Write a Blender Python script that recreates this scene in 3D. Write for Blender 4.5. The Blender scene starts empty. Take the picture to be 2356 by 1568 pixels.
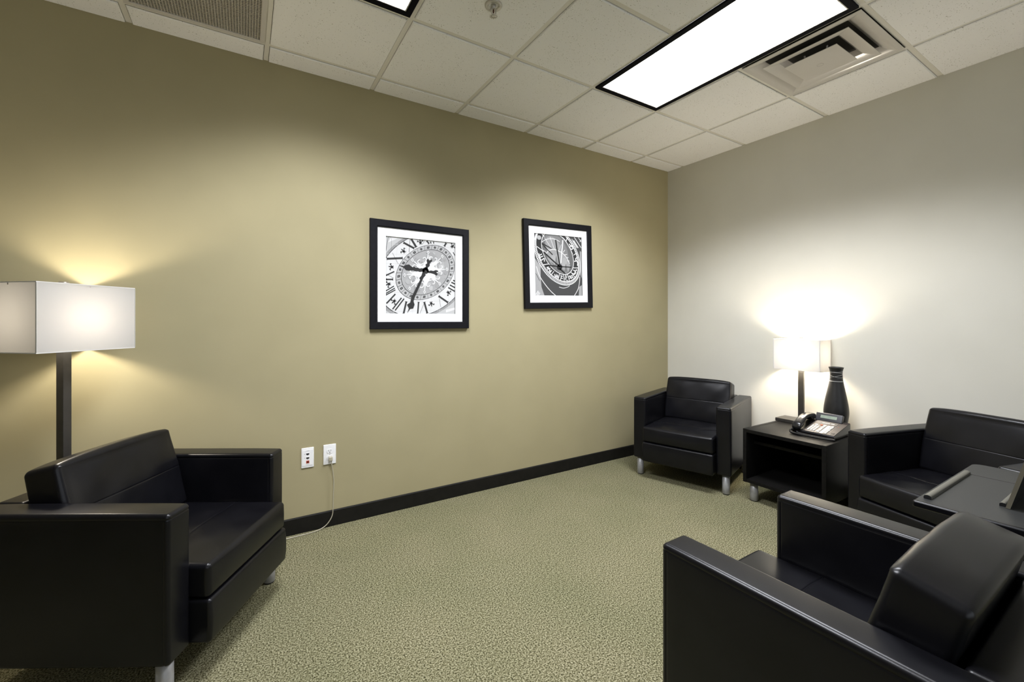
import bpy, math, random
import numpy as np
from mathutils import Vector, Matrix
from mathutils.geometry import tessellate_polygon

random.seed(7)
S = bpy.context.scene
COL = S.collection
PI = math.pi
R = math.radians

# ------------------------------------------------------------------ camera
FPX, CXP, HYP, YAW = 983.95, 1161.52, 736.33, 0.5469
cam_d = bpy.data.cameras.new('camera')
cam = bpy.data.objects.new('camera', cam_d)
COL.objects.link(cam)
cam.location = (-3.6859, -2.8597, 1.2882)
cam.rotation_euler = (PI / 2, 0, -YAW)
cam_d.sensor_width = 36.0
cam_d.lens = FPX / 2356 * 36.0
cam_d.shift_x = (1178 - CXP) / 2356
cam_d.shift_y = (HYP - 784) / 2356
cam_d.clip_start = 0.02
S.camera = cam

# ------------------------------------------------------------- view + world
S.view_settings.view_transform = 'Standard'
S.view_settings.look = 'None'
S.view_settings.gamma = 1.0
S.view_settings.use_curve_mapping = False
S.view_settings.exposure = 0.74
wd = bpy.data.worlds.new('world')
S.world = wd
wd.use_nodes = True
wd.node_tree.nodes['Background'].inputs[0].default_value = (0.86, 0.92, 1.0, 1)
wd.node_tree.nodes['Background'].inputs[1].default_value = 0.95
S.cycles.max_bounces = 10
S.cycles.diffuse_bounces = 7
S.cycles.glossy_bounces = 4
S.cycles.transmission_bounces = 6
S.cycles.sample_clamp_indirect = 6.0
S.cycles.use_denoising = True

# lamp powers and ceiling panel radiance
PANEL_PEAK, PANEL_BASE = 26.0, 2.0
FLOOR_LAMP_W, TABLE_LAMP_W = 9.5, 19.0
LAMP_COL = (1.0, 0.89, 0.74)

# ------------------------------------------------------------------ constants
H = 2.7986                    # ceiling height
GA, GB, T = 0.5312, 0.1696, 0.6096   # ceiling grid offsets and module
XW, YN = -6.4, -5.3           # far end and near end of the room
def gx(k): return -(GA + k * T)
def gy(m): return -(GB + m * T)

# ------------------------------------------------------------------ materials
def new_mat(name):
    m = bpy.data.materials.new(name); m.use_nodes = True
    return m, m.node_tree, m.node_tree.nodes['Principled BSDF']
def simple(name, col, rough=0.5, metal=0.0, spec=0.5):
    m, nt, b = new_mat(name)
    b.inputs['Base Color'].default_value = (*col, 1)
    b.inputs['Roughness'].default_value = rough
    b.inputs['Metallic'].default_value = metal
    b.inputs['Specular IOR Level'].default_value = spec
    return m
def noisy(name, c0, c1, scale, rough=0.5, bump=0.0, bscale=None, dist=0.002, detail=2.0, lo=0.35, hi=0.65, spec=0.5, rvar=0.0, metal=0.0):
    m, nt, b = new_mat(name)
    N, L = nt.nodes, nt.links
    tc = N.new('ShaderNodeTexCoord')
    n = N.new('ShaderNodeTexNoise'); n.inputs['Scale'].default_value = scale; n.inputs['Detail'].default_value = detail
    L.new(tc.outputs['Object'], n.inputs['Vector'])
    r = N.new('ShaderNodeValToRGB')
    r.color_ramp.elements[0].position = lo; r.color_ramp.elements[1].position = hi
    r.color_ramp.elements[0].color = (*c0, 1); r.color_ramp.elements[1].color = (*c1, 1)
    L.new(n.outputs['Fac'], r.inputs['Fac']); L.new(r.outputs['Color'], b.inputs['Base Color'])
    b.inputs['Roughness'].default_value = rough; b.inputs['Specular IOR Level'].default_value = spec
    b.inputs['Metallic'].default_value = metal
    if rvar:
        mr = N.new('ShaderNodeMapRange'); mr.inputs['To Min'].default_value = rough - rvar; mr.inputs['To Max'].default_value = rough + rvar
        L.new(n.outputs['Fac'], mr.inputs['Value']); L.new(mr.outputs['Result'], b.inputs['Roughness'])
    if bump:
        n2 = N.new('ShaderNodeTexNoise'); n2.inputs['Scale'].default_value = bscale or scale; n2.inputs['Detail'].default_value = 3
        L.new(tc.outputs['Object'], n2.inputs['Vector'])
        bp = N.new('ShaderNodeBump'); bp.inputs['Strength'].default_value = bump; bp.inputs['Distance'].default_value = dist
        L.new(n2.outputs['Fac'], bp.inputs['Height']); L.new(bp.outputs['Normal'], b.inputs['Normal'])
    return m

M = {}
M['olive_paint'] = noisy('olive_paint', (0.345, 0.305, 0.178), (0.360, 0.318, 0.187), 3.0, 0.75, 0.12, 260, 0.0008, spec=0.25)
M['cream_paint'] = noisy('cream_paint', (0.655, 0.635, 0.555), (0.675, 0.655, 0.575), 3.0, 0.75, 0.10, 260, 0.0008, spec=0.25)
M['base_rubber'] = noisy('base_rubber', (0.007, 0.0066, 0.0052), (0.010, 0.0092, 0.0074), 20, 0.6, spec=0.2)
M['shade_trim'] = simple('shade_trim', (0.66, 0.65, 0.62), 0.8, spec=0.1)
M['grid_metal'] = simple('grid_metal', (0.72, 0.70, 0.64), 0.5)
M['plenum'] = simple('plenum', (0.05, 0.047, 0.042), 0.9)
M['leather'] = noisy('leather', (0.0034, 0.0034, 0.0047), (0.0050, 0.0050, 0.0066), 9.0, 0.305, 0.10, 420, 0.0005, rvar=0.02, spec=0.31)
M['stitch'] = simple('stitch', (0.004, 0.004, 0.004), 0.8, spec=0.2)
M['silver_leg'] = noisy('silver_leg', (0.33, 0.33, 0.335), (0.37, 0.37, 0.375), 40, 0.45, metal=0.35)
M['black_foot'] = simple('black_foot', (0.012, 0.012, 0.012), 0.6)
M['laminate'] = noisy('laminate', (0.006, 0.0057, 0.0054), (0.009, 0.0086, 0.008), 60, 0.40, 0.05, 500, 0.0003, spec=0.09)
M['bronze'] = noisy('bronze', (0.045, 0.041, 0.035), (0.055, 0.050, 0.043), 25, 0.42, metal=0.25)
M['finial_metal'] = simple('finial_metal', (0.30, 0.27, 0.23), 0.4, 0.6)
M['vase_black'] = noisy('vase_black', (0.010, 0.0098, 0.0095), (0.014, 0.0135, 0.013), 30, 0.42, 0.05, 120, 0.0006)
M['vase_line'] = simple('vase_line', (0.42, 0.42, 0.40), 0.5)
M['frame_black'] = noisy('frame_black', (0.005, 0.005, 0.0065), (0.007, 0.007, 0.009), 40, 0.5, spec=0.15)
M['mat_board'] = simple('mat_board', (0.84, 0.84, 0.83), 0.8, spec=0.1)
M['light_frame'] = simple('light_frame', (0.003, 0.003, 0.006), 0.6, spec=0.06)
M['diffuser_white'] = simple('diffuser_white', (0.60, 0.575, 0.54), 0.22)
M['grille_metal'] = simple('grille_metal', (0.66, 0.62, 0.55), 0.35, 0.2)
M['dark_hole'] = simple('dark_hole', (0.01, 0.01, 0.014), 0.8)
M['chrome_dull'] = simple('chrome_dull', (0.55, 0.53, 0.49), 0.35, 0.5)
M['red_glass'] = simple('red_glass', (0.05, 0.006, 0.004), 0.2)
M['plate_white'] = simple('plate_white', (0.82, 0.82, 0.82), 0.35)
M['socket_dark'] = simple('socket_dark', (0.02, 0.02, 0.02), 0.5)
M['socket_red'] = simple('socket_red', (0.42, 0.035, 0.006), 0.4)
M['text_grey'] = simple('text_grey', (0.25, 0.25, 0.25), 0.6)
M['cord_clear'] = simple('cord_clear', (0.42, 0.39, 0.30), 0.25)
M['phone_black'] = simple('phone_black', (0.010, 0.010, 0.011), 0.22)
M['phone_taupe'] = simple('phone_taupe', (0.045, 0.037, 0.034), 0.45, spec=0.3)
M['phone_panel'] = simple('phone_panel', (0.025, 0.021, 0.020), 0.5)
M['phone_key'] = simple('phone_key', (0.62, 0.61, 0.57), 0.4)
M['phone_label'] = simple('phone_label', (0.80, 0.78, 0.70), 0.5)
M['phone_lcd'] = simple('phone_lcd', (0.27, 0.33, 0.27), 0.25)
M['phone_lcd_text'] = simple('phone_lcd_text', (0.13, 0.17, 0.14), 0.4)
M['phone_red'] = simple('phone_red', (0.42, 0.07, 0.02), 0.35)
M['phone_housing'] = simple('phone_housing', (0.026, 0.027, 0.032), 0.35)
M['tray_grey'] = noisy('tray_grey', (0.018, 0.019, 0.019), (0.026, 0.027, 0.026), 420, 0.45, 0.12, 600, 0.0003)
M['rail_pale'] = simple('rail_pale', (0.15, 0.145, 0.12), 0.34, 0.3)
M['tan_edge'] = simple('tan_edge', (0.13, 0.118, 0.085), 0.45)

def carpet():
    m, nt, b = new_mat('carpet')
    N, L = nt.nodes, nt.links
    tc = N.new('ShaderNodeTexCoord')
    n1 = N.new('ShaderNodeTexNoise'); n1.inputs['Scale'].default_value = 165; n1.inputs['Detail'].default_value = 2.5; n1.inputs['Roughness'].default_value = 0.6
    v = N.new('ShaderNodeTexVoronoi'); v.inputs['Scale'].default_value = 300
    n2 = N.new('ShaderNodeTexNoise'); n2.inputs['Scale'].default_value = 2.0; n2.inputs['Detail'].default_value = 3
    for n in (n1, v, n2): L.new(tc.outputs['Object'], n.inputs['Vector'])
    r = N.new('ShaderNodeValToRGB')
    e = r.color_ramp.elements
    e[0].position = 0.35; e[0].color = (0.035, 0.033, 0.015, 1)
    e[1].position = 0.62; e[1].color = (0.36, 0.345, 0.23, 1)
    k = e.new(0.47); k.color = (0.148, 0.138, 0.074, 1)
    L.new(n1.outputs['Fac'], r.inputs['Fac'])
    mx = N.new('ShaderNodeMixRGB'); mx.blend_type = 'MULTIPLY'; mx.inputs[0].default_value = 1.0
    r2 = N.new('ShaderNodeValToRGB')
    r2.color_ramp.elements[0].position = 0.3; r2.color_ramp.elements[0].color = (0.90, 0.92, 0.86, 1)
    r2.color_ramp.elements[1].position = 0.7; r2.color_ramp.elements[1].color = (1.06, 1.04, 1.02, 1)
    L.new(n2.outputs['Fac'], r2.inputs['Fac'])
    L.new(r.outputs['Color'], mx.inputs[1]); L.new(r2.outputs['Color'], mx.inputs[2])
    L.new(mx.outputs['Color'], b.inputs['Base Color'])
    b.inputs['Roughness'].default_value = 0.95; b.inputs['Specular IOR Level'].default_value = 0.1
    ad = N.new('ShaderNodeMath'); ad.operation = 'ADD'
    L.new(n1.outputs['Fac'], ad.inputs[0]); L.new(v.outputs['Distance'], ad.inputs[1])
    bp = N.new('ShaderNodeBump'); bp.inputs['Strength'].default_value = 0.6; bp.inputs['Distance'].default_value = 0.004
    L.new(ad.outputs[0], bp.inputs['Height']); L.new(bp.outputs['Normal'], b.inputs['Normal'])
    return m
M['carpet'] = carpet()

def tile_mat():
    m, nt, b = new_mat('ceiling_tile')
    N, L = nt.nodes, nt.links
    tc = N.new('ShaderNodeTexCoord')
    n = N.new('ShaderNodeTexNoise'); n.inputs['Scale'].default_value = 170; n.inputs['Detail'].default_value = 1.5
    n3 = N.new('ShaderNodeTexNoise'); n3.inputs['Scale'].default_value = 9; n3.inputs['Detail'].default_value = 2
    for q in (n, n3): L.new(tc.outputs['Object'], q.inputs['Vector'])
    ad = N.new('ShaderNodeMath'); ad.operation = 'MULTIPLY_ADD'; ad.inputs[1].default_value = 0.16; 
    L.new(n3.outputs['Fac'], ad.inputs[0]); L.new(n.outputs['Fac'], ad.inputs[2])
    r = N.new('ShaderNodeValToRGB')
    e = r.color_ramp.elements
    e[0].position = 0.335; e[0].color = (0.26, 0.25, 0.20, 1)
    e[1].position = 0.40; e[1].color = (0.88, 0.875, 0.87, 1)
    L.new(ad.outputs[0], r.inputs['Fac']); L.new(r.outputs['Color'], b.inputs['Base Color'])
    b.inputs['Roughness'].default_value = 0.9; b.inputs['Specular IOR Level'].default_value = 0.15
    bp = N.new('ShaderNodeBump'); bp.inputs['Strength'].default_value = 0.25; bp.inputs['Distance'].default_value = 0.002
    L.new(n.outputs['Fac'], bp.inputs['Height']); L.new(bp.outputs['Normal'], b.inputs['Normal'])
    return m
M['tile'] = tile_mat()

def panel_mat():
    # prismatic lens of a ceiling troffer: strong straight down, weaker at shallow angles
    m, nt, b = new_mat('light_lens')
    N, L = nt.nodes, nt.links
    N.remove(b)
    g = N.new('ShaderNodeNewGeometry')
    dp = N.new('ShaderNodeVectorMath'); dp.operation = 'DOT_PRODUCT'
    # the light spreads further along the tubes (y) than across them (x)
    sc = N.new('ShaderNodeVectorMath'); sc.operation = 'MULTIPLY'; sc.inputs[1].default_value = (1.30, 0.88, 1.0)
    nm = N.new('ShaderNodeVectorMath'); nm.operation = 'NORMALIZE'
    L.new(g.outputs['Incoming'], sc.inputs[0]); L.new(sc.outputs[0], nm.inputs[0])
    L.new(g.outputs['Normal'], dp.inputs[0]); L.new(nm.outputs[0], dp.inputs[1])
    mr = N.new('ShaderNodeMapRange'); mr.interpolation_type = 'SMOOTHSTEP'
    mr.inputs['From Min'].default_value = 0.30; mr.inputs['From Max'].default_value = 0.60
    mr.inputs['To Min'].default_value = PANEL_BASE; mr.inputs['To Max'].default_value = PANEL_PEAK
    L.new(dp.outputs['Value'], mr.inputs['Value'])
    em = N.new('ShaderNodeEmission'); em.inputs['Color'].default_value = (0.98, 1.0, 1.07, 1)
    L.new(mr.outputs['Result'], em.inputs['Strength'])
    L.new(em.outputs['Emission'], N['Material Output'].inputs['Surface'])
    return m
M['lens'] = panel_mat()

def shade_mat(name, thru, white):
    m, nt, b = new_mat(name)
    N, L = nt.nodes, nt.links
    N.remove(b)
    d = N.new('ShaderNodeBsdfDiffuse'); d.inputs['Color'].default_value = (white, white, white * .985, 1)
    t = N.new('ShaderNodeBsdfTranslucent'); t.inputs['Color'].default_value = (0.62, 0.60, 0.56, 1)
    tc = N.new('ShaderNodeTexCoord'); w = N.new('ShaderNodeTexNoise'); w.inputs['Scale'].default_value = 500
    L.new(tc.outputs['Object'], w.inputs['Vector'])
    bp = N.new('ShaderNodeBump'); bp.inputs['Strength'].default_value = 0.1; bp.inputs['Distance'].default_value = 0.0005
    L.new(w.outputs['Fac'], bp.inputs['Height']); L.new(bp.outputs['Normal'], d.inputs['Normal'])
    mx = N.new('ShaderNodeMixShader'); mx.inputs[0].default_value = thru
    L.new(d.outputs[0], mx.inputs[1]); L.new(t.outputs[0], mx.inputs[2])
    L.new(mx.outputs[0], N['Material Output'].inputs['Surface'])
    return m
M['shade'] = shade_mat('shade_fabric', 0.072, 0.36)
M['shade_cream'] = shade_mat('shade_fabric_cream', 0.042, 0.50)
GREYS = {}
def grey(v):
    k = round(v, 3)
    if k not in GREYS: GREYS[k] = simple('print_ink_grey', (k * .8, k * .8, k * 0.79), 0.8, spec=0.03)
    return GREYS[k]

# ------------------------------------------------------------------ mesh tools
class MB:
    def __init__(s): s.v = []; s.f = []; s.m = []; s.s = []
    def add(s, verts, faces, mi=0, smooth=False):
        o = len(s.v); s.v += [tuple(map(float, p)) for p in verts]
        for f in faces: s.f.append(tuple(i + o for i in f)); s.m.append(mi); s.s.append(smooth)
        return s
    def box(s, lo, hi, mi=0):
        (a, b, c), (d, e, f) = lo, hi
        v = [(a,b,c),(d,b,c),(d,e,c),(a,e,c),(a,b,f),(d,b,f),(d,e,f),(a,e,f)]
        return s.add(v, [(0,3,2,1),(4,5,6,7),(0,1,5,4),(1,2,6,5),(2,3,7,6),(3,0,4,7)], mi)
    def bbox(s, lo, hi, r, mi=0, n=3, disp=None, ex=((), (), ()), res=0.05):
        """box with rounded edges; disp(P, N) may push the surface about"""
        lo = np.array(lo, float); hi = np.array(hi, float)
        def axis(a):
            ph = np.linspace(0, PI / 4, n + 1)
            e = r * (1 - np.tan(PI / 4 - ph))
            L = hi[a] - lo[a]
            mid = np.linspace(r, L - r, max(2, int((L - 2 * r) / res) + 2))
            c = np.concatenate([e, mid, L - e]) + lo[a]
            c = np.concatenate([c, np.array(ex[a], float)]) if len(ex[a]) else c
            c = np.sort(c[(c >= lo[a] - 1e-9) & (c <= hi[a] + 1e-9)])
            k = [c[0]]
            for q in c[1:]:
                if q - k[-1] > 1e-6: k.append(q)
            return np.array(k)
        A = [axis(0), axis(1), axis(2)]
        idx = {}; verts = []; faces = []
        def vid(p):
            k = tuple(np.round(p, 6))
            if k not in idx: idx[k] = len(verts); verts.append(p)
            return idx[k]
        for a in range(3):
            b, c = (a + 1) % 3, (a + 2) % 3
            for side in (0, 1):
                g = [[None] * len(A[c]) for _ in A[b]]
                for i, q in enumerate(A[b]):
                    for j, w in enumerate(A[c]):
                        p = np.zeros(3); p[a] = hi[a] if side else lo[a]; p[b] = q; p[c] = w
                        g[i][j] = vid(p)
                for i in range(len(A[b]) - 1):
                    for j in range(len(A[c]) - 1):
                        f = (g[i][j], g[i+1][j], g[i+1][j+1], g[i][j+1])
                        faces.append(f if side else f[::-1])
        P = np.array(verts)
        q = np.clip(P, lo + r, hi - r); d = P - q
        N = d / np.maximum(np.linalg.norm(d, axis=1, keepdims=True), 1e-9)
        P = q + r * N
        if disp: P = disp(P, N)
        return s.add(P, faces, mi, True)
    def prism(s, poly, axis, a, b, mi=0):
        """poly: 2-D points CCW looking down the axis; extruded from a to b"""
        n = len(poly)
        def at(p, h): return {0: (h, p[0], p[1]), 1: (p[0], h, p[1]), 2: (p[0], p[1], h)}[axis]
        v = [at(p, a) for p in poly] + [at(p, b) for p in poly]
        f = [tuple(range(n))[::-1], tuple(range(n, 2 * n))] + [(i, (i+1) % n, (i+1) % n + n, i + n) for i in range(n)]
        if axis == 1: f = [q[::-1] for q in f]
        return s.add(v, f, mi)
    def lathe(s, prof, c=(0, 0, 0), n=48, mi=0, smooth=True, cap=True, bands=None):
        v = []; k = len(prof)
        for i in range(n):
            t = 2 * PI * i / n
            for r_, z_ in prof: v.append((c[0] + r_ * math.cos(t), c[1] + r_ * math.sin(t), c[2] + z_))
        o = len(s.v); s.v += v
        for i in range(n):
            j = (i + 1) % n
            for q in range(k - 1):
                s.f.append((o + i*k + q, o + j*k + q, o + j*k + q + 1, o + i*k + q + 1))
                s.m.append(bands[q] if bands else mi); s.s.append(smooth)
        if cap:
            s.f.append(tuple(o + i*k for i in range(n))[::-1]); s.m.append(bands[0] if bands else mi); s.s.append(False)
            s.f.append(tuple(o + i*k + k - 1 for i in range(n))); s.m.append(bands[-1] if bands else mi); s.s.append(False)
        return s
    def tube(s, path, rad, n=8, mi=0, cap=True):
        P = [Vector(p) for p in path]; k = len(P)
        rr = rad if hasattr(rad, '__len__') else [rad] * k
        t0 = (P[1] - P[0]).normalized()
        up = Vector((0, 0, 1)) if abs(t0.z) < 0.9 else Vector((1, 0, 0))
        u = t0.cross(up).normalized(); o = len(s.v)
        for i in range(k):
            t = (P[min(i+1, k-1)] - P[max(i-1, 0)]).normalized()
            u = (u - t * u.dot(t)).normalized(); w = t.cross(u)
            for j in range(n):
                a = 2 * PI * j / n
                s.v.append(tuple(P[i] + (u * math.cos(a) + w * math.sin(a)) * rr[i]))
        for i in range(k - 1):
            for j in range(n):
                q = (j + 1) % n
                s.f.append((o + i*n + j, o + i*n + q, o + (i+1)*n + q, o + (i+1)*n + j)); s.m.append(mi); s.s.append(True)
        if cap:
            s.f.append(tuple(o + j for j in range(n))[::-1]); s.m.append(mi); s.s.append(False)
            s.f.append(tuple(o + (k-1)*n + j for j in range(n))); s.m.append(mi); s.s.append(False)
        return s
    def build(s, name, mats, parent=None, loc=None, rot=None):
        me = bpy.data.meshes.new(name)
        me.from_pydata(s.v, [], s.f)
        for m in (mats if isinstance(mats, (list, tuple)) else [mats]): me.materials.append(m)
        me.polygons.foreach_set('material_index', s.m)
        me.polygons.foreach_set('use_smooth', s.s)
        me.validate(); me.update()
        o = bpy.data.objects.new(name, me); COL.objects.link(o)
        if parent: o.parent = parent
        if loc: o.location = loc
        if rot: o.rotation_euler = rot
        return o

def tag(o, label, cat, group=None):
    o['label'] = label; o['category'] = cat
    if group: o['group'] = group
    return o
def thing(name, label, cat, loc=(0, 0, 0), rot=(0, 0, 0), group=None):
    o = bpy.data.objects.new(name, None); COL.objects.link(o)
    o.location = loc; o.rotation_euler = rot; o.empty_display_size = 0.1
    return tag(o, label, cat, group)
def struct(o): o['kind'] = 'structure'; return o
def copy_tree(o, parent=None):
    c = o.copy(); COL.objects.link(c)
    if parent: c.parent = parent
    for ch in list(o.children): copy_tree(ch, c)
    return c
def spline(pts, n=12):
    """Catmull-Rom through the points"""
    P = [Vector(p) for p in pts]; out = []
    for i in range(len(P) - 1):
        a, b, c, d = P[max(i-1, 0)], P[i], P[i+1], P[min(i+2, len(P)-1)]
        for k in range(n):
            t = k / n
            out.append(0.5 * ((2*b) + (c - a) * t + (2*a - 5*b + 4*c - d) * t*t + (3*b - a - 3*c + d) * t**3))
    out.append(P[-1]); return out

# ------------------------------------------------------------------ room shell
HT = H + 0.034
struct(MB().box((XW, YN, -0.05), (0, 0, 0)).build('floor', M['carpet']))
struct(MB().box((XW - 0.1, 0, -0.05), (0.1, 0.1, HT)).build('wall_left', M['olive_paint']))
struct(MB().box((0, YN, -0.05), (0.1, 0, HT)).build('wall_right', M['cream_paint']))
struct(MB().box((XW - 0.1, YN, -0.05), (XW, 0, HT)).build('wall_far', M['olive_paint']))
# wall behind the camera; its wide window is added to lift the room light
WX0, WX1, WZ0, WZ1 = -5.2, -0.9, 0.75, 2.45
wn = MB()
wn.box((XW - 0.1, YN - 0.1, -0.05), (WX0, YN, HT)); wn.box((WX1, YN - 0.1, -0.05), (0.1, YN, HT))
wn.box((WX0, YN - 0.1, -0.05), (WX1, YN, WZ0)); wn.box((WX0, YN - 0.1, WZ1), (WX1, YN, HT))
struct(wn.build('wall_near', M['cream_paint']))
wf = MB()
for x in (WX0 + .03, (WX0 * 2 + WX1) / 3, (WX0 + WX1 * 2) / 3, WX1 - .03): wf.box((x - .03, YN - 0.08, WZ0 + .001), (x + .03, YN - 0.03, WZ1 - .001))
wf.box((WX0 + .06, YN - 0.08, WZ0 + .001), (WX1 - .06, YN - 0.03, WZ0 + .05)); wf.box((WX0 + .06, YN - 0.08, WZ1 - .05), (WX1 - .06, YN - 0.03, WZ1 - .001))
added_win = struct(wf.build('window_1', M['bronze']))
gm, gnt, gb = new_mat('window_glass'); gnt.nodes.remove(gb)
gt = gnt.nodes.new('ShaderNodeBsdfTransparent'); gg = gnt.nodes.new('ShaderNodeBsdfGlossy'); gg.inputs['Roughness'].default_value = 0.02
gx_ = gnt.nodes.new('ShaderNodeMixShader'); gx_.inputs[0].default_value = 0.05
gnt.links.new(gt.outputs[0], gx_.inputs[1]); gnt.links.new(gg.outputs[0], gx_.inputs[2]); gnt.links.new(gx_.outputs[0], gnt.nodes['Material Output'].inputs['Surface'])
MB().box((WX0 + .02, YN - 0.058, WZ0 + .02), (WX1 - .02, YN - 0.052, WZ1 - .02)).build('pane', gm, added_win)
bh = 0.0985
struct(MB().box((XW, -0.008, 0), (0, 0, bh - 0.006)).prism([(-0.008, bh - 0.006), (0, bh - 0.006), (0, bh), (-0.004, bh)], 0, XW, 0).build('baseboard_left', M['base_rubber']))
struct(MB().box((-0.008, YN, 0), (0, -0.008, bh)).build('baseboard_right', M['base_rubber']))
struct(MB().box((XW, YN, 0), (XW + 0.008, -0.008, bh)).build('baseboard_far', M['base_rubber']))
struct(MB().box((XW + 0.008, YN, 0), (-0.008, YN + 0.008, bh)).build('baseboard_near', M['base_rubber']))

# ceiling tiles, dropped a little below the grid they sit in
xs = [0] + [gx(k) for k in range(0, 12) if gx(k) > XW] + [XW]
ys = [0] + [gy(m) for m in range(0, 12) if gy(m) > YN] + [YN]
LIGHTS = [(1, 1), (4, 1)]                      # (k, m) of each 2 x 4 fixture's first cell
skip = set()
for k, m in LIGHTS: skip |= {(k + 1, m + 1), (k + 1, m + 2)}
skip |= {(1, 3), (6, 1)}                       # air diffuser, return grille
ce = MB(); ce.box((XW, YN, HT - 0.004), (0, 0, HT + 0.05), 1)
for i in range(len(xs) - 1):
    for j in range(len(ys) - 1):
        if (i, j) in skip: continue
        x1, x0, y1, y0 = xs[i], xs[i+1], ys[j], ys[j+1]
        g = 0.0145
        a = x0 + (g if i + 1 < len(xs) - 1 else 0); b = x1 - (g if i else 0)
        c = y0 + (g if j + 1 < len(ys) - 1 else 0); d = y1 - (g if j else 0)
        if b - a < 0.05 or d - c < 0.05: continue
        e = 0.004; z = H
        ce.add([(a+e,c+e,z),(b-e,c+e,z),(b-e,d-e,z),(a+e,d-e,z),(a,c,z+e),(b,c,z+e),(b,d,z+e),(a,d,z+e),(a,c,z+.02),(b,c,z+.02),(b,d,z+.02),(a,d,z+.02)],
               [(0,3,2,1)] + [(q, (q+1) % 4, (q+1) % 4 + 4, q + 4) for q in range(4)] + [(q+4, (q+1) % 4 + 4, (q+1) % 4 + 8, q + 8) for q in range(4)], 0)
struct(ce.build('ceiling', [M['tile'], M['plenum']]))
gr = MB()
for x in xs[1:-1]: gr.box((x - 0.012, YN, H + 0.007), (x + 0.012, 0, H + 0.0295))
for y in ys[1:-1]: gr.box((XW, y - 0.012, H + 0.0072), (0, y + 0.012, H + 0.0294))
struct(gr.build('trim_1', M['grid_metal']))

# ------------------------------------------------------------------ ceiling lights
def ceiling_light(k, m, label):
    x1, x0, y1, y0 = gx(k), gx(k + 1), gy(m), gy(m + 2)
    cx, cy = (x0 + x1) / 2, (y0 + y1) / 2
    t = thing('ceiling_light', label, 'ceiling light', (cx, cy, H), group=None)
    hx, hy = T / 2 - 0.0123, T - 0.0123
    w = 0.030
    f = MB()
    for sx in (-1, 1):
        f.box((min(sx*hx, sx*(hx-w)), -hy, -0.004), (max(sx*hx, sx*(hx-w)), hy, 0.0065))
    for sy in (-1, 1):
        f.box((-hx + w, min(sy*hy, sy*(hy-w)), -0.004), (hx - w, max(sy*hy, sy*(hy-w)), 0.0065))
    f.build('frame', M['light_frame'], t)
    a, b = hx - w, hy - w
    MB().add([(-a, -b, 0.001), (-a, b, 0.001), (a, b, 0.001), (a, -b, 0.001)], [(0, 1, 2, 3)]).build('lens', M['lens'], t)
    lip = MB()
    for sx in (-1, 1): lip.box((min(sx*a, sx*(a-.006)), -b, -0.002), (max(sx*a, sx*(a-.006)), b, 0.0008))
    for sy in (-1, 1): lip.box((-a+.006, min(sy*b, sy*(b-.006)), -0.002), (a-.006, max(sy*b, sy*(b-.006)), 0.0008))
    lip.build('lens_rim', M['chrome_dull'], t)
    return t
ceiling_light(1, 1, 'bright white ceiling light in a thin black frame beside the square air diffuser')
ceiling_light(4, 1, 'bright white ceiling light cut by the upper edge, nearer the mesh return grille')

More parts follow.
